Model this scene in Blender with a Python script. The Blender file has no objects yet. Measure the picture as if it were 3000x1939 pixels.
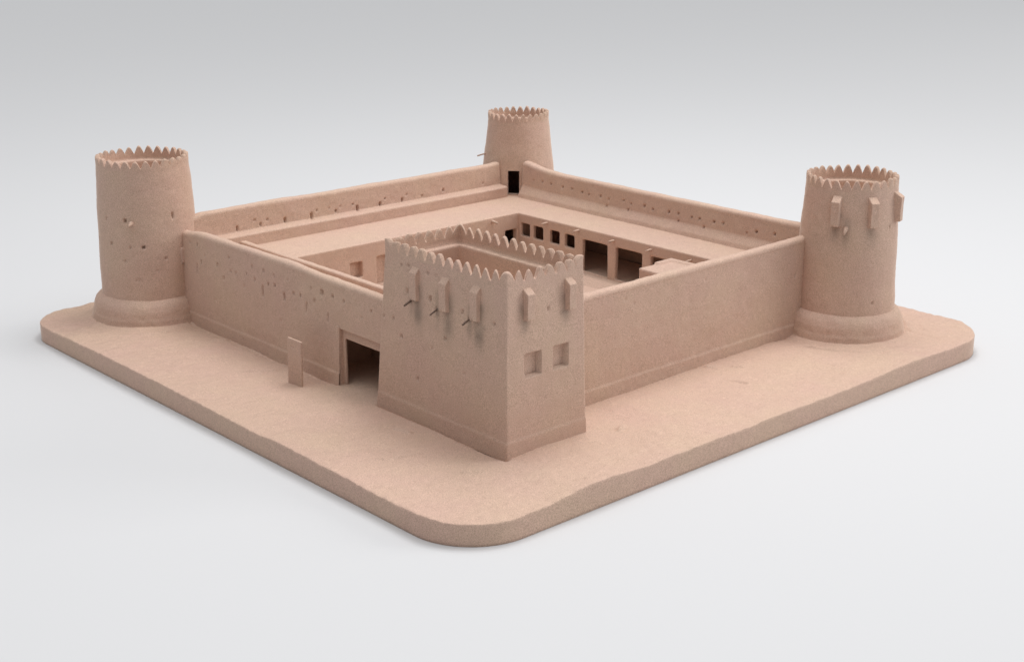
import bpy, math, random
import numpy as np
from mathutils import Vector, Matrix

rng = random.Random(11)
S = bpy.context.scene
C = S.collection
ZB = 0.43                       # level of the base slab's top

# ------------------------------------------------------------------ noise
_T = np.random.RandomState(5).rand(64, 64, 64).astype(np.float32)


def vnoise(P, scale, seed=0.0):
    """smooth value noise in -1..1 at the points P (n,3)"""
    q = P / scale + np.array([13.7 + seed * 7.3, 5.1 + seed * 3.9, 9.4 + seed * 5.7])
    i = np.floor(q).astype(int)
    f = q - i
    f = f * f * (3 - 2 * f)
    out = np.zeros(len(P))
    for dx in (0, 1):
        for dy in (0, 1):
            for dz in (0, 1):
                w = (f[:, 0] if dx else 1 - f[:, 0]) * (f[:, 1] if dy else 1 - f[:, 1]) * (f[:, 2] if dz else 1 - f[:, 2])
                out += w * _T[(i[:, 0] + dx) % 64, (i[:, 1] + dy) % 64, (i[:, 2] + dz) % 64]
    return out * 2 - 1


def rough(P, amp=1.0):
    return amp * (0.013 * vnoise(P, 0.9) + 0.007 * vnoise(P, 0.33, 1) + 0.0035 * vnoise(P, 0.12, 2) + 0.0022 * vnoise(P, 0.055, 3))


def sstep(a, b, x):
    t = np.clip((np.asarray(x, float) - a) / (b - a), 0, 1)
    return t * t * (3 - 2 * t)


# ------------------------------------------------------------------ materials
def clay_material(name, dark=1.0):
    m = bpy.data.materials.new(name)
    m.use_nodes = True
    nt = m.node_tree
    N, L = nt.nodes, nt.links
    b = N['Principled BSDF']
    geo = N.new('ShaderNodeTexCoord')
    co = geo.outputs['Object']

    def noise(scale, detail=2.0):
        n = N.new('ShaderNodeTexNoise')
        n.inputs['Scale'].default_value = scale
        n.inputs['Detail'].default_value = detail
        L.new(co, n.inputs['Vector'])
        return n.outputs['Fac']

    def ramp(fac, stops):
        r = N.new('ShaderNodeValToRGB')
        while len(r.color_ramp.elements) < len(stops):
            r.color_ramp.elements.new(0.5)
        for e, (p, c) in zip(r.color_ramp.elements, stops):
            e.position = p
            e.color = (*c, 1)
        L.new(fac, r.inputs['Fac'])
        return r.outputs['Color']

    def mix(a, b_, fac, mode='MIX'):
        x = N.new('ShaderNodeMix')
        x.data_type = 'RGBA'
        x.blend_type = mode
        x.inputs['Factor'].default_value = fac
        L.new(a, x.inputs['A'])
        L.new(b_, x.inputs['B'])
        return x.outputs['Result']

    base = ramp(noise(0.85, 3), [(0.32, (0.578 * dark, 0.398 * dark, 0.318 * dark)), (0.68, (0.583 * dark, 0.418 * dark, 0.318 * dark))])
    blot = ramp(noise(6.0, 3), [(0.3, (0.97, 0.965, 0.965)), (0.7, (1.02, 1.02, 1.02))])
    grain = ramp(noise(60.0, 3), [(0.30, (0.76, 0.75, 0.74)), (0.5, (1.0, 1.0, 1.0)), (0.70, (1.22, 1.23, 1.24))])
    c = mix(base, blot, 1.0, 'MULTIPLY')
    c = mix(c, grain, 1.0, 'MULTIPLY')
    # grey-brown run-off stains, where a mesh carries them
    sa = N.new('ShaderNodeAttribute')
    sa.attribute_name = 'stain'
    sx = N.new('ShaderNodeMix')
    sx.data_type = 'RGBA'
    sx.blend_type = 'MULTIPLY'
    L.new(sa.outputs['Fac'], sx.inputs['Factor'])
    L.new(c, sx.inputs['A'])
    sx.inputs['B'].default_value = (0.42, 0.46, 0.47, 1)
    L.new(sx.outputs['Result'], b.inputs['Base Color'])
    b.inputs['Roughness'].default_value = 0.82
    b.inputs['Specular IOR Level'].default_value = 0.25
    b.inputs['Sheen Weight'].default_value = 0.6
    b.inputs['Sheen Roughness'].default_value = 0.28
    b.inputs['Sheen Tint'].default_value = (1.0, 0.86, 0.76, 1)
    bump = N.new('ShaderNodeBump')
    bump.inputs['Strength'].default_value = 0.35
    bump.inputs['Distance'].default_value = 0.006
    L.new(noise(60.0, 3), bump.inputs['Height'])
    L.new(bump.outputs['Normal'], b.inputs['Normal'])
    return m


CLAY = clay_material('tan_sandstone_clay')
TWIG = clay_material('dark_twig', 0.3)


def floor_material():
    m = bpy.data.materials.new('studio_paper')
    m.use_nodes = True
    nt = m.node_tree
    b = nt.nodes['Principled BSDF']
    n = nt.nodes.new('ShaderNodeTexNoise')
    n.inputs['Scale'].default_value = 0.02
    r = nt.nodes.new('ShaderNodeValToRGB')
    r.color_ramp.elements[0].color = (0.622, 0.626, 0.637, 1)
    r.color_ramp.elements[1].color = (0.630, 0.634, 0.645, 1)
    tc = nt.nodes.new('ShaderNodeTexCoord')
    nt.links.new(tc.outputs['Object'], n.inputs['Vector'])
    nt.links.new(n.outputs['Fac'], r.inputs['Fac'])
    nt.links.new(r.outputs['Color'], b.inputs['Base Color'])
    b.inputs['Roughness'].default_value = 0.9
    b.inputs['Specular IOR Level'].default_value = 0.1
    return m


# ------------------------------------------------------------------ object helpers
WORLD = {}


def empty(name, loc):
    o = bpy.data.objects.new(name, None)
    o.empty_display_size = 0.5
    C.objects.link(o)
    o.location = loc
    WORLD[o.name] = Vector(loc)
    return o


def link_mesh(name, me, parent, at, mat=None):
    o = bpy.data.objects.new(name, me)
    if mat or not me.materials:
        me.materials.clear()
        me.materials.append(mat or CLAY)
    C.objects.link(o)
    at = Vector(at)
    if parent:
        o.parent = parent
        o.location = at - WORLD[parent.name]
    else:
        o.location = at
    WORLD[o.name] = at
    return o


def pit_field(V, Nn, pits):
    """depth of small holes: pits = (x,y,z,half_w,half_h,depth), half_w in plan, half_h in height"""
    d = np.zeros(len(V))
    for (x, y, z, w, h, dep) in pits:
        w, h = w * 0.85, h * 0.85
        hd = np.hypot(V[:, 0] - x, V[:, 1] - y)
        sel = np.where((hd < 4 * w + 0.18) & (np.abs(V[:, 2] - z) < 3 * h))[0]
        if not len(sel):
            continue
        q = V[sel]
        nn = Nn[sel]
        off = np.stack([q[:, 0] - x, q[:, 1] - y], 1)
        hn = nn[:, :2] / np.maximum(np.linalg.norm(nn[:, :2], axis=1, keepdims=True), 1e-6)
        t = off[:, 0] * -hn[:, 1] + off[:, 1] * hn[:, 0]
        nd = np.abs(off[:, 0] * hn[:, 0] + off[:, 1] * hn[:, 1])
        r = (np.abs(t) / w) ** 4 + (np.abs(q[:, 2] - z) / h) ** 4
        d[sel] += np.where(nd < 0.16, 1.25 * dep * np.exp(-0.8 * r), 0)
    return d


def build(name, V, F, parent, at, amp=1.0, pits=(), extra=None, mat=None, outward=True, stains=()):
    """V world coordinates; displaced along the normals, then stored relative to 'at'"""
    V = np.asarray(V, float)
    F = F if isinstance(F, list) else F.tolist()
    if outward:                     # turn the skin the right way out
        Q = V - V.mean(0)
        t = np.array([f[:3] for f in F if len(f) == 4])
        t2 = np.array([(f[0], f[2], f[3]) for f in F if len(f) == 4])
        vol = sum(float(np.einsum('ij,ij->', Q[k[:, 0]], np.cross(Q[k[:, 1]], Q[k[:, 2]]))) for k in (t, t2))
        if vol < 0:
            F = [f[::-1] for f in F]
    me = bpy.data.meshes.new(name)
    me.from_pydata(V.tolist(), [], F)
    me.update()
    n = len(me.vertices)
    Nn = np.empty(n * 3)
    me.vertices.foreach_get('normal', Nn)
    Nn = Nn.reshape(n, 3)
    d = rough(V, amp)
    if len(pits):
        d = d - pit_field(V, Nn, pits)
    V2 = V + Nn * d[:, None]
    if extra is not None:
        V2 = extra(V2)
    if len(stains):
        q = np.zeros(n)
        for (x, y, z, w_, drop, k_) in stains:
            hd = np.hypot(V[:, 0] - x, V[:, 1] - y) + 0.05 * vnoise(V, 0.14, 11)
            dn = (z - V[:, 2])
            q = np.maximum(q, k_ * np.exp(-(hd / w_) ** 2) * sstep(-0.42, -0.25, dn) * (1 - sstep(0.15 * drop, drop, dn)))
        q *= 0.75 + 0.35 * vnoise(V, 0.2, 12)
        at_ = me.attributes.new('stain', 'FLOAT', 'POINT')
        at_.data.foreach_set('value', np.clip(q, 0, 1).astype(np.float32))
    V2 = V2 - np.array(at)
    me.vertices.foreach_set('co', V2.ravel())
    me.polygons.foreach_set('use_smooth', np.ones(len(me.polygons), bool))
    me.update()
    return link_mesh(name, me, parent, at, mat)


def grid_faces(nu, nv, closed_u=False, keep=None, flip=False):
    u = np.arange(nu if closed_u else nu - 1)
    v = np.arange(nv - 1)
    uu, vv = np.meshgrid(u, v, indexing='ij')
    un = (uu + 1) % nu
    f = np.stack([uu * nv + vv, un * nv + vv, un * nv + vv + 1, uu * nv + vv + 1], -1)
    if flip:
        f = f[..., ::-1]
    if keep is not None:
        f = f[keep]
    return f.reshape(-1, 4)


# solid helper: union / difference of simple closed shapes, voxel remeshed so that edges come out soft
def box_vf(x0, x1, y0, y1, z0, z1):
    v = [(x, y, z) for x in (x0, x1) for y in (y0, y1) for z in (z0, z1)]
    f = [(0, 1, 3, 2), (4, 6, 7, 5), (0, 4, 5, 1), (2, 3, 7, 6), (0, 2, 6, 4), (1, 5, 7, 3)]
    return v, f


def temp_obj(shapes):
    V, F = [], []
    for v, f in shapes:
        k = len(V)
        V += v
        F += [tuple(i + k for i in q) for q in f]
    me = bpy.data.meshes.new('tmp')
    me.from_pydata(V, [], F)
    me.update()
    o = bpy.data.objects.new('tmp', me)
    C.objects.link(o)
    return o


def solid(name, shapes, cuts, parent, at, voxel=0.03, smooth=4, amp=1.0, pits=(), mat=None, extra=None):
    o = temp_obj(shapes)
    r0 = o.modifiers.new('r0', 'REMESH')
    r0.mode = 'VOXEL'
    r0.voxel_size = voxel
    cs = []
    if len(shapes) == 1:
        o.modifiers.remove(r0)
    for c in cuts:
        k = temp_obj([c])
        cs.append(k)
        b = o.modifiers.new('b', 'BOOLEAN')
        b.operation = 'DIFFERENCE'
        b.solver = 'EXACT'
        b.object = k
    r = o.modifiers.new('r', 'REMESH')
    r.mode = 'VOXEL'
    r.voxel_size = voxel
    s = o.modifiers.new('s', 'SMOOTH')
    s.factor = 0.5
    s.iterations = smooth
    dg = bpy.context.evaluated_depsgraph_get()
    dg.update()
    me = bpy.data.meshes.new_from_object(o.evaluated_get(dg))
    for k in [o] + cs:
        m_ = k.data
        bpy.data.objects.remove(k)
        bpy.data.meshes.remove(m_)
    n = len(me.vertices)
    V = np.empty(n * 3)
    me.vertices.foreach_get('co', V)
    V = V.reshape(n, 3)
    Nn = np.empty(n * 3)
    me.vertices.foreach_get('normal', Nn)
    Nn = Nn.reshape(n, 3)
    d = rough(V, amp)
    if len(pits):
        d = d - pit_field(V, Nn, pits)
    V = V + Nn * d[:, None]
    if extra is not None:
        V = extra(V)
    V = V - np.array(at)
    me.vertices.foreach_set('co', V.ravel())
    me.polygons.foreach_set('use_smooth', np.ones(len(me.polygons), bool))
    me.name = name
    me.update()
    return link_mesh(name, me, parent, at, mat)


def tube(name, pts, radii, parent, nseg=10, amp=0.25, mat=None):
    """a short twig or stub along pts"""
    pts = [Vector(p) for p in pts]
    V, F = [], []
    for i, p in enumerate(pts):
        t = (pts[min(i + 1, len(pts) - 1)] - pts[max(i - 1, 0)]).normalized()
        a = t.orthogonal().normalized()
        b = t.cross(a)
        for k in range(nseg):
            an = 2 * math.pi * k / nseg
            V.append(tuple(p + (a * math.cos(an) + b * math.sin(an)) * radii[i]))
    for i in range(len(pts) - 1):
        for k in range(nseg):
            F.append((i * nseg + k, i * nseg + (k + 1) % nseg, (i + 1) * nseg + (k + 1) % nseg, (i + 1) * nseg + k))
    F.append(tuple(range(nseg - 1, -1, -1)))
    F.append(tuple((len(pts) - 1) * nseg + k for k in range(nseg)))
    return build(name, V, F, parent, tuple(pts[0]), amp, mat=mat)


# ------------------------------------------------------------------ the model's root
SIDE = 15.75
fort = empty('fort_model', (SIDE / 2, SIDE / 2, 0))
fort['label'] = 'tan clay scale model of a square desert fort with towers on a rounded slab'
fort['category'] = 'fort model'

# ------------------------------------------------------------------ base slab
def rounded_square(inset, n_arc=40, step=0.045):
    lo, hi = inset, SIDE - inset
    r = [max(1.24 - inset, 0.25), max(1.4 - inset, 0.25), max(1.5 - inset, 0.25), max(1.05 - inset, 0.25)]
    cs = [(lo, lo, 180), (hi, lo, 270), (hi, hi, 0), (lo, hi, 90)]
    sg = [(1, 1), (-1, 1), (-1, -1), (1, -1)]
    ns = 430
    P = []
    arcs = []
    for (x, y, a0), (sx, sy), rr in zip(cs, sg, r):
        cx, cy = x + sx * rr, y + sy * rr
        arcs.append([(cx + rr * math.cos(math.radians(a0 + 90 * k / n_arc)), cy + rr * math.sin(math.radians(a0 + 90 * k / n_arc))) for k in range(n_arc + 1)])
    for i in range(4):
        P += arcs[i]
        a, b = arcs[i][-1], arcs[(i + 1) % 4][0]
        P += [(a[0] + (b[0] - a[0]) * k / ns, a[1] + (b[1] - a[1]) * k / ns) for k in range(1, ns)]
    return np.array(P)


RIDGES = [[(1.64, 8.94), (1.87, 8.7), (2.15, 8.53)], [(0.88, 3.38), (1.18, 3.19), (1.58, 3.1)], [(2.24, 11.13), (2.43, 11.0), (2.55, 10.98)],
          [(11.43, 2.38), (11.65, 1.73), (12.1, 1.12), (12.7, 0.85)], [(2.03, 4.33), (2.09, 4.0)], [(8.87, 2.7), (9.08, 2.6)],
          [(8.68, 1.82), (8.77, 1.54)], [(1.65, 1.94), (1.9, 1.7)], [(14.75, 2.2), (14.55, 1.7), (14.15, 1.25)],
          [(1.3, 12.6), (1.55, 12.45), (1.8, 12.42)], [(9.3, 2.35), (9.45, 2.2)], [(5.0, 1.5), (5.25, 1.62)]]


def base_top(V):
    z = ZB + 0.03 * vnoise(V * np.array([1, 1, 0]), 1.9, 4) + 0.022 * vnoise(V * np.array([1, 1, 0]), 0.7, 5)
    # the rim sits a little unevenly, as measured along both near edges
    near = np.exp(-((V[:, 0] - 2.9) ** 2 + V[:, 1] ** 2) / 1.1) * 0.065 - np.exp(-((V[:, 0] - 0.5) ** 2 + (V[:, 1] - 0.3) ** 2) / 1.4) * 0.065 + np.exp(-((V[:, 0] - 12.2) ** 2 + V[:, 1] ** 2) / 1.5) * 0.03 - np.exp(-((V[:, 0]) ** 2 + (V[:, 1] - 14.0) ** 2) / 2.0) * 0.035
    z = z + near
    # rippled sand towards the outer rim
    rim = np.minimum.reduce([V[:, 0], V[:, 1], SIDE - V[:, 0], SIDE - V[:, 1]])
    k = 1 - sstep(0.5, 2.2, rim)
    rp = vnoise(V * np.array([1, 1.7, 0]), 0.16, 6)
    z += 0.016 * k * rp + 0.0055 * vnoise(V * np.array([1, 1, 0]), 0.07, 7)
    for line in RIDGES:
        best = np.full(len(V), 9.0)
        side = np.zeros(len(V))
        for a, b in zip(line[:-1], line[1:]):
            a, b = np.array(a), np.array(b)
            ab = b - a
            t = np.clip(((V[:, :2] - a) @ ab) / (ab @ ab), 0, 1)
            dv = V[:, :2] - (a + t[:, None] * ab)
            dd = np.linalg.norm(dv, axis=1)
            best = np.minimum(best, dd)
        z += 0.06 * np.exp(-(best / 0.036) ** 2) * (0.75 + 0.5 * vnoise(V * np.array([1, 1, 0]), 0.2, 13))
    # sand banked against the towers' footings
    for (cx, cy) in ((2.4, 14.03), (13.3, 2.5)):
        r = np.hypot(V[:, 0] - cx, V[:, 1] - cy)
        z += 0.05 * np.exp(-((r - 1.40) / 0.14) ** 2) + 0.012 * np.exp(-((r - 1.85) / 0.06) ** 2) * (vnoise(V * np.array([1, 1, 0]), 0.8, 8) > 0)
    # worn gutter along the foot of the walls
    e = vnoise(V * np.array([1, 1, 0]), 0.5, 10)
    z -= (0.045 + 0.02 * e) * np.exp(-((V[:, 0] - 2.545) / 0.045) ** 2) * (V[:, 1] > 1.8) * (V[:, 1] < 13.0) * ((V[:, 1] < 5.6) | (V[:, 1] > 6.95))
    z -= (0.018 + 0.015 * e) * np.exp(-((V[:, 1] - 2.83) / 0.045) ** 2) * (V[:, 0] > 4.4) * (V[:, 0] < 12.2)
    return z


def make_base():
    insets = [0.0, 0.012, 0.03] + list(np.arange(0.06, 3.3, 0.032))
    rings = [rounded_square(i) for i in insets]
    n = len(rings[0])
    cols = []
    out = rings[0]
    out3 = np.c_[out, np.zeros(n)]
    ztop = base_top(np.c_[rings[1], np.zeros(n)])
    # side wall rows
    nr = 8
    for k in range(nr):
        cols.append(np.c_[out, ztop * (k / nr) * 0.97 if k else np.zeros(n)])
    cols.append(np.c_[out, ztop - 0.014])
    for i, rg in enumerate(rings[1:]):
        zz = base_top(np.c_[rg, np.zeros(n)])
        cols.append(np.c_[rg, zz - (0.004 if i == 0 else 0)])
    G = np.stack(cols, 1)                       # n x m x 3
    m = G.shape[1]
    F = grid_faces(n, m, True).tolist()
    V = G.reshape(-1, 3)
    F.append([i * m + m - 1 for i in range(n)])
    F.append([i * m for i in range(n - 1, -1, -1)])

    def flat_bottom(P):
        P[:, 2] = np.where(V[:, 2] < 1e-6, 0.002, P[:, 2])
        return P
    return build('base_slab', V, F, fort, (SIDE / 2, SIDE / 2, 0), 0.35, extra=flat_bottom)


make_base()


# ------------------------------------------------------------------ round towers
def radius_of(prof, z):
    zs, rs = zip(*prof)
    return np.interp(z, zs, rs)


def smooth_radius(prof):
    zs = np.linspace(prof[0][0], prof[-1][0], 200)
    rs = radius_of(prof, zs)
    k = np.ones(25) / 25
    pad = np.r_[np.full(12, rs[0]) + (rs[0] - rs[1:13])[::-1], rs, np.full(12, rs[-1]) + (rs[-1] - rs[-13:-1])[::-1]]
    return list(zip(zs, np.convolve(pad, k, 'valid')))


def merlon_height(t, n, h, seed, wid=2.08, ex=1.95):
    """height above the valleys along a row of n merlons; t in 0..n"""
    r = np.random.RandomState(seed)
    hh = h * (1 + 0.16 * (r.rand(n + 2) - 0.5))
    sh = 0.16 * (r.rand(n + 2) - 0.5)
    i = np.floor(t).astype(int)
    f = t - i
    i = np.clip(i, 0, n)
    x = np.clip((f - 0.5 - sh[i] * 0.5) * wid, -1, 1)
    prof = np.clip(1 - np.abs(x) ** ex, 0, 1) * 0.75 + 0.25 * np.cos(x * math.pi / 2) ** 2
    return hh[i] * prof


def ring_parapet(name, outline, inset_outline, z0, height, parent, at, rows=9, amp=1.0):
    """crenellated strip: outer skin, rounded top, inner skin; outline(k) gives plan points, height(k) the tip line"""
    out, inn, h = outline, inset_outline, height
    n = len(out)
    cols = []
    for k in range(rows + 1):
        f = k / rows
        cols.append(np.c_[out, z0 + (h - 0.012 - z0) * f])
    for a, dz in ((0.22, 0.002), (0.5, 0.008), (0.78, 0.002)):
        cols.append(np.c_[out * (1 - a) + inn * a, h + dz - 0.004])
    for k in range(rows, -1, -1):
        f = k / rows
        cols.append(np.c_[inn, z0 + (h - 0.012 - z0) * f])
    G = np.stack(cols, 1)
    m = G.shape[1]
    F = np.concatenate([grid_faces(n, m, True)])
    return build(name, G.reshape(-1, 3), F, parent, at, amp)


def loophole_mesh():
    """projecting box with a sloped top, open underneath; stands on the plane y=0 and looks along -y"""
    w, d, h = 0.115, 0.17, 0.56
    v = [(-w, 0.09, 0), (w, 0.09, 0), (w, -d, 0.02), (-w, -d, 0.02),
         (-w, 0.09, h + 0.15), (w, 0.09, h + 0.15), (w, -d, h), (-w, -d, h)]
    f = [(3, 2, 1, 0), (4, 5, 6, 7), (0, 1, 5, 4), (2, 3, 7, 6), (1, 2, 6, 5), (3, 0, 4, 7)]
    cut = box_vf(-w + 0.05, w - 0.05, -d + 0.05, 0.05, -0.2, 0.22)
    return (v, f), cut


_LH = None


def loophole(parent, at, ang, sc=(1, 1, 1)):
    """ang: plan direction (degrees) the box looks towards"""
    global _LH
    if _LH is None:
        sh, cut = loophole_mesh()
        _LH = solid('loophole_box', [sh], [cut], parent, (0, 0, 0), voxel=0.014, smooth=14, amp=1.8)
        o = _LH
    else:
        o = _LH.copy()
        C.objects.link(o)
        o.parent = parent
    o.location = Vector(at) - WORLD[parent.name]
    WORLD[o.name] = Vector(at)
    o.rotation_euler = (0, 0, math.radians(ang + 90))
    o.scale = sc
    return o


def tower(center, prof, foot, zv, h, nm, seed, pits_ang, wall_t=0.085, opening=None, label=None, stained=()):
    cx, cy = center
    prof = smooth_radius(prof)
    n = 300
    th = np.linspace(0, 2 * math.pi, n, endpoint=False)
    zp = zv - 0.05
    zl = zv - 0.13
    zs = list(np.arange(0.36, zp - 0.02, 0.028)) + [zp]
    rr = [float(radius_of(prof, z)) for z in zs]
    rt = rr[-1]
    rows = [(z, r) for z, r in zip(zs, rr)]
    for r in np.linspace(rt - 0.03, rt - wall_t + 0.001, 3):
        rows.append((zp, r))
    rows += [(z, rt - wall_t) for z in (zp - 0.03, zl + 0.015)]
    rows += [(zl + 0.004, rt - wall_t - 0.012)] + [(zl, r) for r in (rt - 0.13, rt - 0.17, rt - 0.19)] + [(zl - 0.006, rt - 0.205)]
    rows += [(z, rt - 0.215) for z in np.linspace(zl - 0.03, zl - 0.46, 12)]
    rows += [(zl - 0.475, r) for r in np.linspace(rt - 0.24, 0.04, 16)]
    R = np.array(rows)
    G = np.zeros((n, len(R), 3))
    G[:, :, 0] = cx + np.cos(th)[:, None] * R[None, :, 1]
    G[:, :, 1] = cy + np.sin(th)[:, None] * R[None, :, 1]
    G[:, :, 2] = R[None, :, 0]
    m = len(R)
    keep = np.ones((n, m - 1), bool)
    keep[:, len(zs) - 1:len(zs) + 2] = False          # the parapet stands here
    if opening:
        a0, a1, z0, z1 = opening
        tm = np.degrees(th + math.pi / n)
        nz = len(zs) - 1
        zc = (np.array(zs[:-1]) + np.array(zs[1:])) / 2
        ang = (tm > a0) & (tm < a1)
        keep[:, :nz] &= ~(ang[:, None] & ((zc > z0) & (zc < z1))[None, :])
    F = grid_faces(n, m, True, keep).tolist()
    F.append([i * m + m - 1 for i in range(n)])
    pits = []
    for (a, z, w, hh, dep) in pits_ang:
        r = float(radius_of(prof, z))
        a = math.radians(a)
        pits.append((cx + r * math.cos(a), cy + r * math.sin(a), z, w, hh, dep))
    at = (cx, cy, ZB)
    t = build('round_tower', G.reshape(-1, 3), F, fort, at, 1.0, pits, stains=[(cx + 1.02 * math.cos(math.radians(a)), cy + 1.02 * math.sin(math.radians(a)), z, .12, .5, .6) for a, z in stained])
    if label:
        t['label'] = label
    # crenellated parapet
    n2 = nm * 22
    th2 = np.linspace(0, 2 * math.pi, n2, endpoint=False)
    u = np.stack([np.cos(th2), np.sin(th2)], 1)
    hh = zv + merlon_height((np.arange(n2) / 22.0 + 0.35) % nm, nm, h, seed)
    ring_parapet('parapet', np.array(center) + u * rt, np.array(center) + u * (rt - wall_t), zp, hh, t, (cx, cy, zp))
    # spreading footing
    if foot:
        zz = np.linspace(0, 1, 40)
        fz, fr = zip(*foot)
        n3 = 240
        th3 = np.linspace(0, 2 * math.pi, n3, endpoint=False)
        # follow the profile by arc length so that the shoulder is well sampled
        fz, fr = np.array(fz), np.array(fr)
        s = np.r_[0, np.cumsum(np.hypot(np.diff(fz), np.diff(fr)))]
        q = np.linspace(0, s[-1], 46)
        pz, pr = np.interp(q, s, fz), np.interp(q, s, fr)
        for _ in range(3):
            pz[1:-1] = (pz[:-2] + 2 * pz[1:-1] + pz[2:]) / 4
            pr[1:-1] = (pr[:-2] + 2 * pr[1:-1] + pr[2:]) / 4
        G = np.zeros((n3, len(q), 3))
        G[:, :, 0] = cx + np.cos(th3)[:, None] * pr
        G[:, :, 1] = cy + np.sin(th3)[:, None] * pr
        G[:, :, 2] = pz
        build('tower_footing', G.reshape(-1, 3), grid_faces(n3, len(q), True), t, at, 1.5)
    return t


FOOT = [(0.33, 1.45), (0.43, 1.40), (0.50, 1.375), (0.60, 1.36), (0.62, 1.345), (0.78, 1.315), (0.90, 1.265), (0.97, 1.205), (1.01, 1.15), (1.03, 1.11), (1.03, 1.03)]
DOT = (0.026, 0.03, 0.085)
LT, RT, BT = (2.4, 14.03), (13.3, 2.5), (13.5, 13.55)

left_tower = tower(LT, [(0.36, 1.135), (1.05, 1.125), (1.9, 1.115), (2.8, 1.085), (3.4, 1.05), (4.02, 1.015)], FOOT, 4.0, 0.165, 28, 3,
                   [(-171.7, 2.86, .022, .045, .07), (-144.0, 2.85, .026, .05, .10), (-86.2, 2.9, .022, .075, .08), (-165.0, 2.3, .026, .03, .10),
                    (-139.1, 2.25, .022, .025, .04), (-123.8, 2.25, .038, .024, .10), (-146.8, 1.93, .03, .035, .03), (-99.0, 1.96, .022, .03, .04),
                    (164.1, 2.32, .03, .05, .08), (154.4, 1.91, .03, .05, .08), (-110, 1.7, .03, .03, .02), (-133, 1.5, .05, .03, .02)],
                   label='plain tower with a few small holes and no projecting boxes')
right_tower = tower(RT, [(0.36, 1.12), (1.05, 1.12), (2.0, 1.065), (2.8, 1.045), (3.3, 1.015), (3.80, 0.982)], FOOT, 3.78, 0.185, 28, 8,
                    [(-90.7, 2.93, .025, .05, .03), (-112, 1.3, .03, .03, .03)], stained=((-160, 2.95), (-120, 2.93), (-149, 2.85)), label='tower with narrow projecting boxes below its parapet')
back_tower = tower(BT, [(0.36, 1.10), (1.9, 1.03), (2.7, 0.96), (3.2, 0.905), (3.88, 0.83)], FOOT, 3.88, 0.175, 26, 21, [],
                   opening=(211.3, 229.8, 1.93, 2.57), label='slender far tower with a dark doorway onto the roof')

for a, z in ((-161.4, 2.96), (-118.6, 2.95), (-75.5, 3.0)):
    r = 1.015
    loophole(right_tower, (RT[0] + r * math.cos(math.radians(a)), RT[1] + r * math.sin(math.radians(a)), z), a, (0.85, 0.92, 1.0))


def radial(c, a, r, z):
    return (c[0] + r * math.cos(math.radians(a)), c[1] + r * math.sin(math.radians(a)), z)


tube('water_spout', [radial(LT, -135.9, 1.05, 2.80), radial(LT, -136, 1.17, 2.79), radial(LT, -137, 1.24, 2.74)], [.055, .04, .02], left_tower)
tube('water_spout', [radial(RT, -148.8, 0.98, 2.95), radial(RT, -149, 1.1, 2.93), radial(RT, -150, 1.2, 2.86)], [.06, .045, .022], right_tower)
tube('water_spout', [radial(BT, 154.3, 0.85, 2.91), radial(BT, 154.3, 1.0, 2.90), radial(BT, 154.3, 1.17, 2.86)], [.022, .022, .020], back_tower)

# dark doorway of the far tower: a lined passage
dd = Vector((math.cos(math.radians(220.5)), math.sin(math.radians(220.5)), 0))
dw = Vector((-dd.y, dd.x, 0))


def passage(name, parent, origin, out, side, w, depth, h, thick=0.03):
    """sill, head and jambs of an opening: origin on the threshold's middle, out points outwards"""
    V, F = [], []

    def quad(*ps):
        k = len(V)
        V.extend(tuple(p) for p in ps)
        F.append((k, k + 1, k + 2, k + 3))
    o = Vector(origin)
    up = Vector((0, 0, h))
    a, b = o - side * w / 2, o + side * w / 2
    a2, b2 = a - out * depth, b - out * depth
    quad(a, b, b2, a2)
    quad(a + up, a2 + up, b2 + up, b + up)
    quad(a, a2, a2 + up, a + up)
    quad(b, b + up, b2 + up, b2)
    me = bpy.data.meshes.new(name)
    at = Vector(origin)
    me.from_pydata([tuple(Vector(v) - at) for v in V], [], F)
    me.update()
    return link_mesh(name, me, parent, at)


rr_ = 0.985
passage('doorway', back_tower, Vector((BT[0], BT[1], 1.935)) + dd * (rr_ + 0.01), dd, dw, 0.318, 0.12, 0.635)


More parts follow.
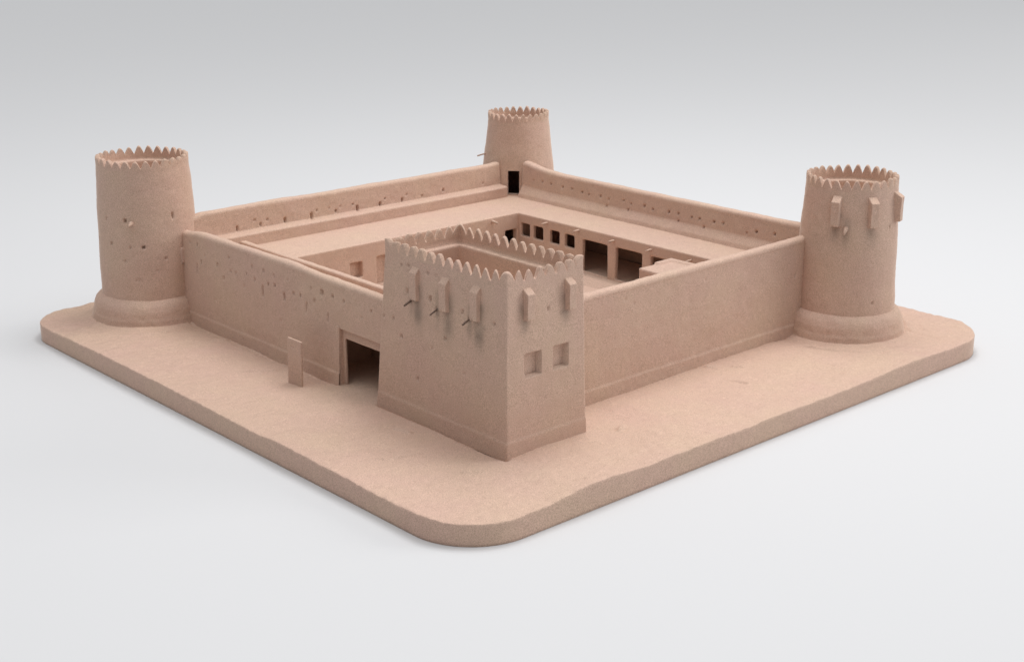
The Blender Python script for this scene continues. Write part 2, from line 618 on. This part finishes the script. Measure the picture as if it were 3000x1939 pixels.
# ------------------------------------------------------------------ curtain walls
def wall(axis, outer, s0, s1, zr, T, ridge, inner_profile, pits=(), hole=None, sgn=1, label=None, batter=0.10, band=True, ds=0.022):
    """axis 'x' or 'y' runs along the wall, 'outer' is the plane of the outer foot, sgn the inward direction"""
    zb = 0.36
    pr = []
    zt = zr - 0.115
    for z in np.arange(zb, zt, 0.022):
        d = batter * (z - zb) / (zr - zb)
        if band:
            d -= 0.016 * (1 - float(sstep(0.67, 0.71, z)))
        pr.append((d, z))
    a, b = batter * 0.93, T - 0.02
    c, hw = (a + b) / 2, (b - a) / 2
    for k in range(0, 25):
        an = math.pi * (1 - k / 24)
        pr.append((c + hw * math.copysign(abs(math.cos(an)) ** (0.85 if k < 12 else 0.55), math.cos(an)), zt + 0.115 * math.sin(an) ** 0.85 if 0 < k < 24 else zt))
    ip = [(b, zt)] + inner_profile
    for (d0, z0), (d1, z1) in zip(ip[:-1], ip[1:]):
        k = max(2, int(math.hypot(d1 - d0, z1 - z0) / 0.022))
        for i in range(1, k + 1):
            pr.append((d0 + (d1 - d0) * i / k, z0 + (z1 - z0) * i / k))
    pr = np.array(pr)
    n_out = len(np.arange(zb, zt, 0.022))
    ns = int(round((s1 - s0) / ds)) + 1
    s = np.linspace(s0, s1, ns)
    rd = np.array([np.interp(v, [q[0] for q in ridge], [q[1] for q in ridge]) for v in s])
    k = np.ones(15) / 15
    rd = np.convolve(np.pad(rd, 7, 'edge'), k, 'valid')
    zz = pr[None, :, 1] + (rd[:, None]) * sstep(zr - 0.9, zr, pr[None, :, 1])
    m = len(pr)
    G = np.zeros((ns, m, 3))
    dd_ = outer + sgn * np.broadcast_to(pr[None, :, 0], (ns, m))
    if axis == 'y':
        G[:, :, 0], G[:, :, 1] = dd_, s[:, None]
    else:
        G[:, :, 1], G[:, :, 0] = dd_, s[:, None]
    G[:, :, 2] = zz
    keep = np.ones((ns - 1, m - 1), bool)
    if hole:
        h0, h1, hz = hole
        sc = (s[:-1] + s[1:]) / 2
        zc = (pr[:-1, 1] + pr[1:, 1]) / 2
        inner = np.arange(m - 1) >= n_out
        keep &= ~(((sc > h0) & (sc < h1))[:, None] & ((zc < hz) & ~inner)[None, :])
        keep &= ~(((sc > h0) & (sc < h1 + 0.45))[:, None] & ((zc < hz) & inner)[None, :])
    flip = (axis == 'y') == (sgn > 0)
    F = grid_faces(ns, m, False, keep, flip=not flip).tolist()
    F.append([i for i in range(m)] if flip else [i for i in range(m)][::-1])
    F.append([(ns - 1) * m + i for i in range(m)][::-1] if flip else [(ns - 1) * m + i for i in range(m)])
    mid = (s0 + s1) / 2
    at = (outer, mid, ZB) if axis == 'y' else (mid, outer, ZB)
    o = build('curtain_wall', G.reshape(-1, 3), F, fort, at, 1.0, pits)
    if label:
        o['label'] = label
    return o


LW = [(2.68, y, z) + p for y, z, p in [
    (12.63, 2.3, (.03, .04, .03)), (12.31, 2.31, (.035, .045, .05)), (12.15, 1.95, (.024, .05, .05)), (12.35, 1.76, (.024, .11, .08)), (11.48, 2.02, (.03, .04, .09)),
    (11.23, 1.76, (.028, .05, .05)), (10.96, 1.97, (.035, .035, .03)), (10.74, 1.97, (.028, .03, .05)), (11.02, 2.26, (.035, .035, .035)), (10.07, 2.26, (.025, .045, .05)),
    (9.63, 2.25, (.03, .035, .055)), (9.23, 2.22, (.024, .05, .04)), (9.98, 1.99, (.024, .045, .05)), (9.67, 1.80, (.028, .12, .11)), (9.46, 1.99, (.028, .035, .06)),
    (9.22, 2.02, (.03, .04, .07)), (8.87, 1.85, (.03, .08, .14)), (8.52, 1.99, (.03, .035, .08)), (8.73, 2.24, (.03, .035, .02)), (8.27, 2.0, (.026, .04, .06)),
    (7.78, 1.99, (.03, .05, .05)), (8.06, 1.79, (.024, .11, .07)), (7.52, 2.22, (.05, .055, .10)), (7.14, 2.22, (.026, .035, .06)), (6.77, 2.2, (.026, .035, .06)),
    (7.31, 1.75, (.024, .09, .06)), (5.89, 2.19, (.024, .035, .05)), (7.9, 2.22, (.024, .04, .03)), (10.4, 1.75, (.04, .04, .02)), (11.6, 1.2, (.05, .03, .015)),
    (6.2, 2.0, (.04, .03, .02)), (9.0, 1.3, (.04, .04, .015)), (12.0, 2.12, (.03, .03, .03)), (10.3, 2.05, (.02, .03, .04))]]
front_left = wall('y', 2.60, 5.40, 13.7, 2.565, 0.33, [(5.4, -0.035), (6, -0.025), (7.6, -0.01), (8.6, 0.035), (10.2, 0.03), (11.5, 0.02), (12.3, 0.01), (12.75, -0.06), (13.1, -0.07), (13.7, -0.05)],
                  [(0.36, 0.36)], LW, hole=(5.3, 6.93, 1.61), label='wall with the gateway and many small holes')
RW = [(12.03, 2.93, 1.8, .026, .05, .04), (9.02, 2.95, 2.24, .026, .04, .015), (6.63, 2.95, 2.29, .03, .04, .012), (6.88, 2.95, 2.16, .03, .03, .012)]
front_right = wall('x', 2.86, 4.30, 13.2, 2.57, 0.33, [(4.3, -.02), (5.8, 0.0), (8, 0.005), (10, 0.01), (12, 0.015), (12.6, 0.03), (13.2, 0.0)], [(0.36, 0.36)], RW,
                   label='plain smooth wall to the right of the gate tower')
BL = [(x, 13.2, z, w * .85, h * .9, d * .9) for x, z, w, h, d in [
    (4.26, 2.27, .034, .07, .08), (4.75, 2.4, .03, .04, .04), (5.09, 2.36, .032, .035, .04), (4.9, 2.27, .026, .05, .06), (5.59, 2.27, .036, .07, .10), (6.36, 2.26, .034, .08, .10),
    (7.08, 2.27, .034, .04, .08), (6.53, 2.36, .028, .035, .04), (7.72, 2.25, .036, .07, .14), (8.43, 2.25, .034, .055, .12), (9.15, 2.25, .03, .055, .12), (9.8, 2.26, .03, .04, .04),
    (10.52, 2.31, .026, .045, .12), (6.89, 2.37, .024, .03, .03), (7.22, 2.36, .03, .03, .03), (7.6, 2.36, .03, .03, .04), (8.6, 2.36, .03, .03, .04), (9.3, 2.36, .03, .03, .03), (11.9, 2.3, .03, .04, .03)]]
back_left = wall('x', 13.59, 2.6, 12.52, 2.765, 0.39, [(2.6, -.10), (3.1, -0.10), (3.3, 0.0), (5, 0.02), (7, 0.0), (10, -0.005), (12.2, 0.0), (12.5, 0.03), (12.75, .04)],
                 [(0.395, 2.195), (0.41, 2.185), (0.655, 2.165), (0.68, 2.14), (0.69, 1.80)], BL, sgn=-1, label='long rear wall with a stepped ledge and slits')
BR = [(12.88, y - 0.23, z + .06, w * .85, h * .85, d * .9) for y, z, w, h, d in [
    (12.45, 2.34, .03, .03, .03), (12.11, 2.35, .03, .035, .05), (11.78, 2.34, .03, .035, .05), (11.35, 2.32, .03, .035, .07), (11.0, 2.33, .032, .03, .05), (10.63, 2.305, .036, .035, .08),
    (10.37, 2.28, .028, .035, .06), (9.95, 2.3, .028, .04, .08), (9.66, 2.27, .028, .035, .05), (9.15, 2.32, .03, .03, .06), (8.88, 2.28, .03, .035, .05), (8.43, 2.3, .034, .04, .12), (8.14, 2.26, .03, .035, .07),
    (7.62, 2.28, .034, .04, .11), (7.31, 2.29, .03, .035, .07), (6.88, 2.28, .03, .03, .06), (6.63, 2.28, .03, .035, .08), (6.19, 2.28, .034, .035, .1), (5.92, 2.29, .03, .035, .06), (4.93, 2.26, .034, .035, .1), (4.4, 2.3, .034, .04, .1),
    (8.97, 2.11, .03, .03, .08), (7.29, 2.12, .03, .03, .05), (6.48, 2.1, .03, .035, .06), (9.71, 2.09, .03, .03, .05), (5.2, 2.19, .03, .03, .04)]]
back_right = wall('y', 13.25, 2.9, 12.66, 2.70, 0.40, [(2.9, 0.0), (7, -0.01), (11.3, 0.0), (11.9, 0.03), (12.4, 0.10), (12.7, 0.15)],
                  [(0.405, 2.17), (0.43, 2.12), (0.53, 1.98), (0.59, 1.80)], BR, sgn=-1, label='far wall with a row of round holes')

# gateway in the front wall
solid('door_frame', [box_vf(2.735, 2.79, 5.30, 7.0, 1.405, 1.68), box_vf(2.735, 2.79, 6.845, 7.0, 0.36, 1.5)], [], front_left, (2.8, 6.2, ZB),
      voxel=0.016, smooth=2, amp=0.3)
solid('door_jamb', [box_vf(2.645, 2.78, 6.925, 7.02, 0.36, 1.66)], [], front_left, (2.7, 7.0, ZB), voxel=0.016, smooth=2, amp=0.3)
solid('door_head', [box_vf(2.665, 2.78, 5.35, 7.02, 1.607, 1.7)], [], front_left, (2.8, 6.2, 1.6), voxel=0.016, smooth=2, amp=0.3)
solid('passage_wall', [box_vf(3.06, 4.12, 7.85, 7.95, 0.36, 1.66)], [], front_left, (3.5, 7.0, ZB), voxel=0.022, smooth=2, amp=0.6)
solid('door_leaf', [box_vf(3.75, 3.83, 6.12, 6.75, 0.36, 1.36), box_vf(3.70, 3.78, 6.12, 6.22, 0.36, 1.36), box_vf(3.70, 3.78, 6.4, 6.46, 0.36, 1.36)], [], front_left, (3.75, 6.4, ZB), voxel=0.02, smooth=2, amp=0.3)

# ------------------------------------------------------------------ ranges of rooms round the courtyard
ZR = 1.885
win_cuts = [box_vf(11.2, 11.75, y0, y1, 1.30, 1.635) for y0, y1 in ((10.87, 11.20), (10.37, 10.73), (9.77, 10.12), (9.23, 9.58))]
door_cuts = [box_vf(11.2, 11.75, y0, y1, 0.80, 1.61) for y0, y1 in ((8.09, 8.95), (6.95, 7.82), (5.86, 6.68), (4.8, 5.6))]


def irregular(P):
    return P


rear_range = solid('courtyard_range', [box_vf(11.45, 11.56, 3.2, 11.36, 0.40, ZR), box_vf(11.5, 13.0, 3.2, 11.36, 1.70, ZR)], win_cuts + door_cuts, fort, (12.2, 7.3, ZB),
                   voxel=0.022, smooth=2, amp=0.7)
rear_range['label'] = 'range of rooms with open windows and wide dark doorways'
side_range = solid('courtyard_range', [box_vf(4.40, 13.0, 11.30, 11.47, 0.40, ZR + .004), box_vf(3.0, 13.0, 11.36, 13.1, 1.70, ZR + .004)],
                   [box_vf(6.10, 6.45, 11.0, 11.445, 1.08, 1.465), box_vf(6.87, 7.3, 11.0, 11.445, 0.80, 1.50), box_vf(11.0, 11.40, 11.0, 11.7, 0.80, 1.47)], fort, (8.0, 12.2, ZB),
                   voxel=0.022, smooth=2, amp=0.7)
side_range['label'] = 'range of rooms with a flat roof along the rear wall'
for x0, x1, z0, z1 in ((6.10, 6.45, 1.08, 1.465), (6.87, 7.3, 0.80, 1.50)):
    solid('shutter', [box_vf(x0 + .01, x1 - .01, 11.425, 11.465, z0 + .01, z1 - .01)], [], side_range, ((x0 + x1) / 2, 11.4, z0), voxel=0.015, smooth=2, amp=0.4)
gate_range = solid('courtyard_range', [box_vf(2.98, 4.3, 3.4, 11.34, 1.68, 1.80), box_vf(4.14, 4.31, 5.2, 11.34, 0.40, 2.04), box_vf(4.14, 4.31, 5.2, 13.05, 1.78, 2.04)], [], fort, (3.7, 8.3, ZB),
                   voxel=0.022, smooth=2, amp=0.7)
gate_range['label'] = 'narrow range behind the gate wall with a low parapet strip'

for y, z in ((10.21, 1.80), (9.07, 1.81), (7.86, 1.77), (6.65, 1.77), (5.42, 1.75)):
    tube('rain_spout', [(11.5, y, z), (11.38, y + .01, z), (11.27, y + .02, z - .01)], [.032, .026, .024], rear_range)
tube('rain_spout', [(10.55, 11.36, 1.80), (10.55, 11.22, 1.79), (10.56, 11.10, 1.77)], [.045, .036, .028], side_range)

# courtyard floor and a stair block
n = 120
gx, gy = np.meshgrid(np.linspace(3.0, 13.1, n), np.linspace(3.2, 13.2, n), indexing='ij')
gz = 0.60 + 0.03 * vnoise(np.c_[gx.ravel(), gy.ravel(), 0 * gx.ravel()], 1.3, 9)
st = sstep(11.05, 11.15, gx.ravel()) * 0.17
st = np.maximum(st, sstep(10.95, 11.05, gy.ravel()) * 0.17)
gt = 1 - sstep(4.0, 4.4, gx.ravel())
gz = gz + st - gt * 0.165
build('courtyard_floor', np.c_[gx.ravel(), gy.ravel(), gz], grid_faces(n, n), fort, (8, 8, 0.6), 0.6, outward=False)
sb = solid('stair_block', [box_vf(9.22, 10.9, 3.15, 5.0, 0.40, 2.05), box_vf(9.72, 10.26, 4.86, 5.0, 1.9, 2.105), box_vf(10.14, 10.26, 3.15, 5.0, 1.9, 2.105)],
           [box_vf(10.26, 11.3, 2.5, 5.6, 1.2, 2.6)], fort, (9.7, 4.1, ZB), voxel=0.024, smooth=3, amp=0.8)

# ------------------------------------------------------------------ gate tower
def keep_outline(z, inset, spacing=0.024):
    """plan of the square gate tower at height z, corners slightly eased"""
    f = (np.clip(z, ZB, 3.7) - ZB) / 3.27
    x0, x1 = 2.545 + 0.07 * f, 4.50 - 0.05 * f
    y0, y1 = 1.865 + 0.07 * f, 5.60 - 0.31 * f
    x0, x1, y0, y1 = x0 + inset, x1 - inset, y0 + inset, y1 - inset
    nx, ny = 78, 150
    xs, ys = np.linspace(0, 1, nx, endpoint=False), np.linspace(0, 1, ny, endpoint=False)
    P = np.concatenate([np.c_[x0 + (x1 - x0) * xs, np.full(nx, y0)], np.c_[np.full(ny, x1), y0 + (y1 - y0) * ys],
                        np.c_[x1 + (x0 - x1) * xs, np.full(nx, y1)], np.c_[np.full(ny, x0), y1 + (y0 - y1) * ys]])
    # ease corners by a small circular average
    e = P.copy()
    for k in (1, -1):
        e = e + np.roll(P, k, 0)
    return e / 3


def merlons_rect(h, zv):
    """valley-to-tip line round the square: a merlon on each corner, between them 6 or 12"""
    nx, ny = 78, 150
    res = []
    for n_, cnt, seed in ((nx, 6, 1), (ny, 12, 2), (nx, 6, 3), (ny, 12, 4)):
        t = np.arange(n_) / n_
        q = t * (cnt + 1.25)                     # corner merlons are broader
        q = q - 0.125 + 0.5
        r = np.random.RandomState(seed)
        res.append(merlon_height(np.clip(q, 0, cnt + 1.999), cnt + 2, h, seed, 2.3, 1.9))
    H = np.concatenate(res)
    N_ = len(H)
    # corners: one rounded merlon shared by both sides, a little higher
    base = 0
    for n_ in (nx, ny, nx, ny):
        for k in range(-8, 9):
            i = (base + k) % N_
            H[i] = max(H[i] if abs(k) > 6 else 0, h * 1.12 * (1 - (abs(k) / 8.6) ** 2.2))
        base += n_
    return zv + H


KP = 3.50          # where the parapet starts
wins = [(3.015, 3.395, 1.79, 2.225), (3.685, 4.06, 1.79, 2.225)]
zs = np.r_[np.arange(0.36, KP - 0.02, 0.026), KP]
cols = []
for z in zs:
    P = keep_outline(z, 0.0)
    out = -0.012 * (1 - float(sstep(0.69, 0.73, z)))
    P = keep_outline(z, out)
    cols.append(np.c_[P, np.full(len(P), z)])
for ins, z in ((0.03, KP), (0.06, KP), (0.088, KP), (0.09, KP - 0.03), (0.09, KP - 0.10), (0.10, KP - 0.112), (0.13, KP - 0.118), (0.16, KP - 0.118), (0.185, KP - 0.122), (0.198, KP - 0.14)):
    cols.append(np.c_[keep_outline(KP, ins), np.full(len(P), z)])
for z in np.arange(KP - 0.17, 2.55, -0.03):
    cols.append(np.c_[keep_outline(KP, 0.20), np.full(len(P), z)])
G = np.stack(cols, 1)
nK, mK = G.shape[:2]
kk = np.ones((nK, mK - 1), bool)
kk[:, len(zs) - 1:len(zs) + 2] = False           # the parapet stands here
F = grid_faces(nK, mK, True, kk).tolist()
F.append([i * mK + mK - 1 for i in range(nK)])
KPITS = [(2.6, y, z, w, h, d) for y, z, w, h, d in [
    (4.81, 3.34, .03, .03, .03), (4.6, 3.36, .035, .03, .03), (4.63, 2.87, .03, .06, .05), (3.96, 2.87, .032, .045, .13), (4.04, 3.33, .04, .03, .03), (3.79, 3.33, .03, .03, .02),
    (3.08, 2.82, .026, .04, .06), (2.24, 2.79, .03, .035, .04), (5.07, 2.26, .026, .03, .05), (4.82, 1.97, .035, .035, .045), (3.55, 2.22, .03, .035, .04), (5.35, 2.24, .03, .035, .03),
    (4.35, 1.25, .03, .04, .05), (3.9, 1.95, .03, .03, .02), (3.0, 1.7, .04, .03, .015), (4.53, 2.71, .02, .05, .03), (3.79, 2.70, .02, .06, .05), (2.9, 2.72, .02, .06, .04)]]
KPITS += [(3.58, 1.91, 2.94, .026, .05, .04)]


def cut_windows(P):
    face = np.abs(P[:, 1] - (1.865 + 0.07 * (P[:, 2] - ZB) / 3.27)) < 0.06
    for x0, x1, z0, z1 in wins:
        inside = face & (P[:, 0] > x0) & (P[:, 0] < x1) & (P[:, 2] > z0) & (P[:, 2] < z1)
        P[:, 1] = np.where(inside, P[:, 1] + 0.14, P[:, 1])
    return P


keep = build('gate_tower', G.reshape(-1, 3), F, fort, (3.5, 3.7, ZB), 0.8, KPITS, extra=cut_windows,
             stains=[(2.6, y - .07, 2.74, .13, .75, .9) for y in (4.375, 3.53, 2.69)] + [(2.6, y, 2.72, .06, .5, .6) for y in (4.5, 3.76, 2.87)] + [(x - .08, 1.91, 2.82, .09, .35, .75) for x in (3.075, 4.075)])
keep['label'] = 'square gate tower with crenellated top beside the gateway'
Hk = merlons_rect(0.19, 3.54)
# finer sampling of the parapet
def refine(A, k=3):
    B = []
    nA = len(A)
    for i in range(nA):
        for j in range(k):
            B.append(A[i] * (1 - j / k) + A[(i + 1) % nA] * (j / k))
    return np.array(B)


ring_parapet('parapet', refine(keep_outline(KP, 0.0)), refine(keep_outline(KP, 0.09)), KP, refine(Hk), keep, (3.5, 3.7, KP), amp=0.8)
for x0, x1, z0, z1 in wins:
    solid('blind_window', [box_vf(x0 + .02, x1 - .02, 2.01, 2.12, z0 + .015, z1 - .02)], [], keep, ((x0 + x1) / 2, 2.0, z0), voxel=0.012, smooth=2, amp=0.8)
for y, z in ((4.375, 2.74), (3.53, 2.715), (2.69, 2.73)):
    loophole(keep, (2.60, y, z), 180, (0.9, 0.55, 0.96))
for x, z in ((3.075, 2.83), (4.075, 2.83)):
    loophole(keep, (x, 1.91, z), -90, (0.8, 0.68, 0.86))
for y, z in ((4.53, 2.71), (3.79, 2.70), (2.90, 2.72)):
    tube('water_spout', [(2.66, y + .02, z), (2.52, y - .05, z + .004), (2.42, y - .095, z - .004), (2.33, y - .15, z - .006)], [.022, .019, .018, .016], keep, amp=0.4, mat=TWIG)

# ------------------------------------------------------------------ the small upright slab by the gate
def lean(P):
    P[:, 0] += 0.03 * (P[:, 2] - ZB)
    return P


board = solid('notice_board', [box_vf(1.985, 2.03, 7.33, 7.81, 0.40, 1.37)], [], None, (2.0, 7.57, ZB), voxel=0.014, smooth=2, amp=0.6,
              pits=[(1.985, 7.66, 1.2, .03, .02, .015), (1.985, 7.6, 1.19, .02, .02, .015)], extra=lean)
board['label'] = 'thin upright blank clay board standing on the base in front of the gate wall'
board['category'] = 'notice board'

# ------------------------------------------------------------------ studio floor
me = bpy.data.meshes.new('studio_floor')
me.from_pydata([(-400, -400, 0), (500, -400, 0), (500, 500, 0), (-400, 500, 0)], [], [(0, 1, 2, 3)])
me.update()
fl = link_mesh('studio_floor', me, None, (0, 0, 0), floor_material())
fl['kind'] = 'structure'
fl['label'] = 'seamless pale grey studio floor'

# ------------------------------------------------------------------ camera
AZ, PITCH = 0.834374, 0.304990
cam = bpy.data.cameras.new('camera')
cam.lens = 50
cam.sensor_width = 36
cam.clip_end = 2000
co = bpy.data.objects.new('camera', cam)
C.objects.link(co)
co.location = (-12.815, -15.225, 10.0)
co.rotation_euler = (math.pi / 2 - PITCH, 0, AZ - math.pi / 2)
S.camera = co

# ------------------------------------------------------------------ light
w = bpy.data.worlds.new('World')
S.world = w
w.use_nodes = True
nt = w.node_tree
bg = nt.nodes['Background']
tc = nt.nodes.new('ShaderNodeTexCoord')
sep = nt.nodes.new('ShaderNodeSeparateXYZ')
# studio dome: dim towards the horizon, brightest overhead
pw = nt.nodes.new('ShaderNodeMath')
pw.operation = 'POWER'
pw.use_clamp = True
pw.inputs[1].default_value = 3.0
cl = nt.nodes.new('ShaderNodeMath')
cl.operation = 'MAXIMUM'
cl.inputs[1].default_value = 0.0
rp = nt.nodes.new('ShaderNodeValToRGB')
rp.color_ramp.elements[0].color = (0.06, 0.062, 0.066, 1)
rp.color_ramp.elements[1].color = (1.0, 1.0, 1.0, 1)
nt.links.new(tc.outputs['Generated'], sep.inputs['Vector'])
nt.links.new(sep.outputs['Z'], cl.inputs[0])
nt.links.new(cl.outputs[0], pw.inputs[0])
nt.links.new(pw.outputs[0], rp.inputs['Fac'])
nt.links.new(rp.outputs['Color'], bg.inputs['Color'])
bg.inputs['Strength'].default_value = 1.97

RIGHT = Vector((math.sin(AZ), -math.cos(AZ), 0))
FWD = Vector((math.cos(AZ), math.sin(AZ), 0))
CEN = Vector((SIDE / 2, SIDE / 2, 1))


def softbox(name, loc, aim, size, power, col):
    l = bpy.data.lights.new(name, 'AREA')
    l.shape = 'SQUARE'
    l.size = size
    l.energy = power
    l.color = col
    o = bpy.data.objects.new(name, l)
    C.objects.link(o)
    o.location = loc
    o.rotation_euler = (Vector(aim) - Vector(loc)).to_track_quat('-Z', 'Y').to_euler()
    return o


softbox('key_softbox', CEN + RIGHT * 104 + FWD * 6 + Vector((0, 0, 40)), CEN, 46, 38000, (1.0, 0.98, 0.96))
softbox('top_softbox', CEN + RIGHT * 7 + FWD * 5 + Vector((0, 0, 38)), CEN + RIGHT * 1 - FWD * 6, 17, 7000, (1.0, 0.99, 0.985))

S.view_settings.view_transform = 'Standard'
S.view_settings.look = 'None'
S.view_settings.exposure = 0
S.view_settings.gamma = 1
S.view_settings.use_curve_mapping = False
